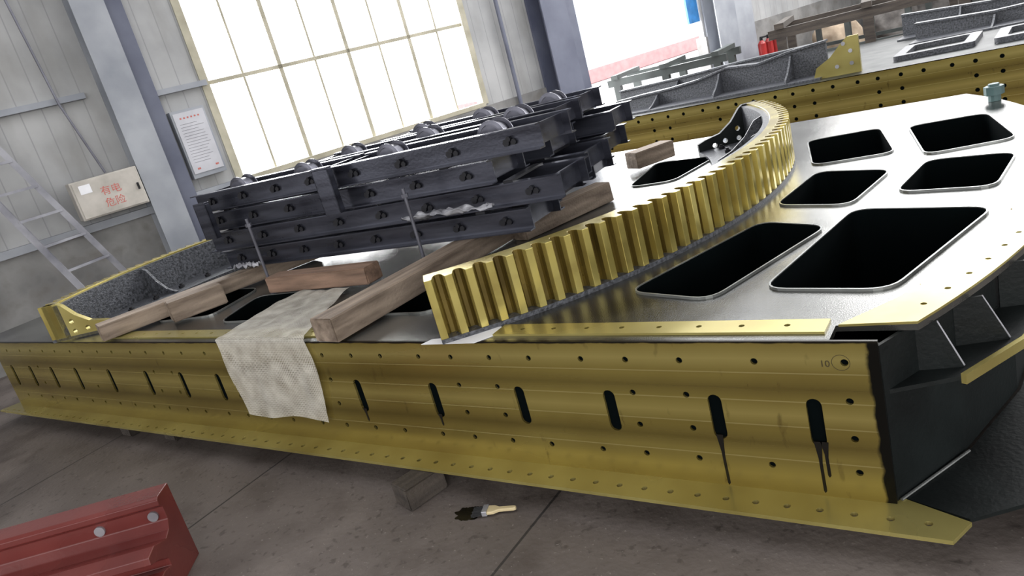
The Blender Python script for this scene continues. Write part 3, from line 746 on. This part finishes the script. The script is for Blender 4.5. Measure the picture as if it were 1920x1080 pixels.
def lump(name,x,y,z,sx,sy,sz,mat,label,cat,seed=0):
    bm=bmesh.new(); bmesh.ops.create_icosphere(bm,subdivisions=4,radius=1)
    for v in bm.verts:
        d=1+.28*noise.noise(v.co*1.6+Vector((seed,0,0)))+.1*noise.noise(v.co*5+Vector((seed,3,0)))
        v.co=Vector((v.co.x*sx*d,v.co.y*sy*d,max(-sz*.35,v.co.z*d*sz)+sz*.35))
    o=OBJ(name,bm,mat,None,(x,y,z),smooth=True); tag(o,label,cat)
for i,(s0,n0,sx,sz) in enumerate([(17.2,1.0,.55,.55),(18.9,1.1,.6,.7),(18.0,2.8,.5,.42),(19.6,2.9,.55,.5)]):
    q=wpt(s0,n0,FZ); lump('sacking_pile',q.x,q.y,FZ,sx,.45,sz,mBag,'dusty grey sacks heaped on the workshop floor','sack',i*7)
q=wpt(15.4,.7,FZ); lump('sheeting_bundle',q.x,q.y,FZ,.45,.4,.6,mTan,'pale tan sheeting bundle against the wall','bundle',31)
bm=bmesh.new(); beam_bm(bm,(.5,10.1,.87),(2.7,9.3,.87),.14,.14); o=OBJ('red_steel_bar',bm,mRed,None); tag(o,'rusty red steel bar lying across a trestle','steel bar')
q=wpt(13.3,.5,FZ)
bm=bmesh.new(); bm_box(bm,-.5,.5,-.25,.25,0,.38)
for i in range(5): bm_box(bm,-.52+i*.22,-.40+i*.22,-.27,-.25,.0,.38)
o=OBJ('equipment_plinth',bm,mColm,None,q,(0,0,WA)); tag(o,'low grey slatted plinth at the doorway column','plinth')
for i in range(4):
    qq=wpt(12.95+.23*i,.5,FZ+.38)
    E=EMPTY('fire_extinguisher',qq)
    bm=bmesh.new(); bm_cyl(bm,(0,0,0),(0,0,1),.075,.34,16); bm_cyl(bm,(0,0,.34),(0,0,1),.075,.06,16,r2=.03); OBJ('cylinder_body',bm,mFireRed,E)
    bm=bmesh.new(); bm_cyl(bm,(0,0,.40),(0,0,1),.03,.05,10); bm_box(bm,-.02,.1,-.015,.015,.44,.47); OBJ('valve_handle',bm,mRailEdge,E)
    tag(E,'red fire extinguisher standing by the doorway column','fire extinguisher','fire extinguishers by the doorway')
bm=bmesh.new(); bm_box(bm,11.62,11.93,.02,.06,1.3,3.9); o=wob('blue_curtain_panel',bm,mBlue); tag(o,'bright blue sheet panel hanging at the doorway edge','panel')
DB=EMPTY('distant_building',wpt(24,-12,FZ),(0,0,WA))
bm=bmesh.new(); bm_box(bm,-7,7,0,4,0.5,6); OBJ('building_wall',bm,mBuild,DB)
bm=bmesh.new(); bm_box(bm,-7,7,-.05,4,0,.5); OBJ('red_base_band',bm,mPink,DB,label='pale red painted base band')
for i in range(6):
    bm=bmesh.new(); bm_box(bm,-6.2+i*2.2,-4.8+i*2.2,-.06,0,1.6,3.2); OBJ('window_pane',bm,mBuildW,DB,label='pale grey window')
tag(DB,'pale hazy building with pale red base seen through the doorway','building')

# ------------------------------------------------------------------ lights
def area(name,loc,target,sx,sy,power,col=(1,1,1)):
    l=bpy.data.lights.new(name,'AREA'); l.shape='RECTANGLE'; l.size=sx; l.size_y=sy; l.energy=power; l.color=col
    o=bpy.data.objects.new(name,l); COL.objects.link(o); o.location=loc
    d=Vector(target)-Vector(loc); o.rotation_euler=d.to_track_quat('-Z','Z').to_euler(); return o
area('window_daylight',wpt(4.76,-.9,2.9),wpt(4.76,3,2.9),8,5.5,3000,(.98,.99,1))
area('doorway_daylight',wpt(11.5,-1.5,2.2),wpt(11.5,3,2.2),8,6.5,1800,(.98,.99,1))
area('plate_glow_fill',(1.5,15.5,4.4),(0,0,.5),12,3.0,1250,(1,1,1))  # unseen lamp added to put a glow on the steel plate
area('ceiling_fill',(-2,1,5.7),(-2,1,0),8,8,260,(.99,.99,1))  # soft overhead fill added below the ceiling, out of view
area('ceiling_fill_far',(0.5,9.5,5.8),(0.5,9.5,0),10,8,950,(.99,.99,1))  # unseen overhead lamp added for reflections in the top plate
area('rear_fill',(4,-7,3.2),(-2,0,.3),7,3.5,360,(1,.99,.96))  # fill lamp added behind the camera
w=bpy.data.worlds.new('world'); scene.world=w; w.use_nodes=True
bg=w.node_tree.nodes['Background']; bg.inputs[0].default_value=(.99,.99,1,1); bg.inputs[1].default_value=2.4
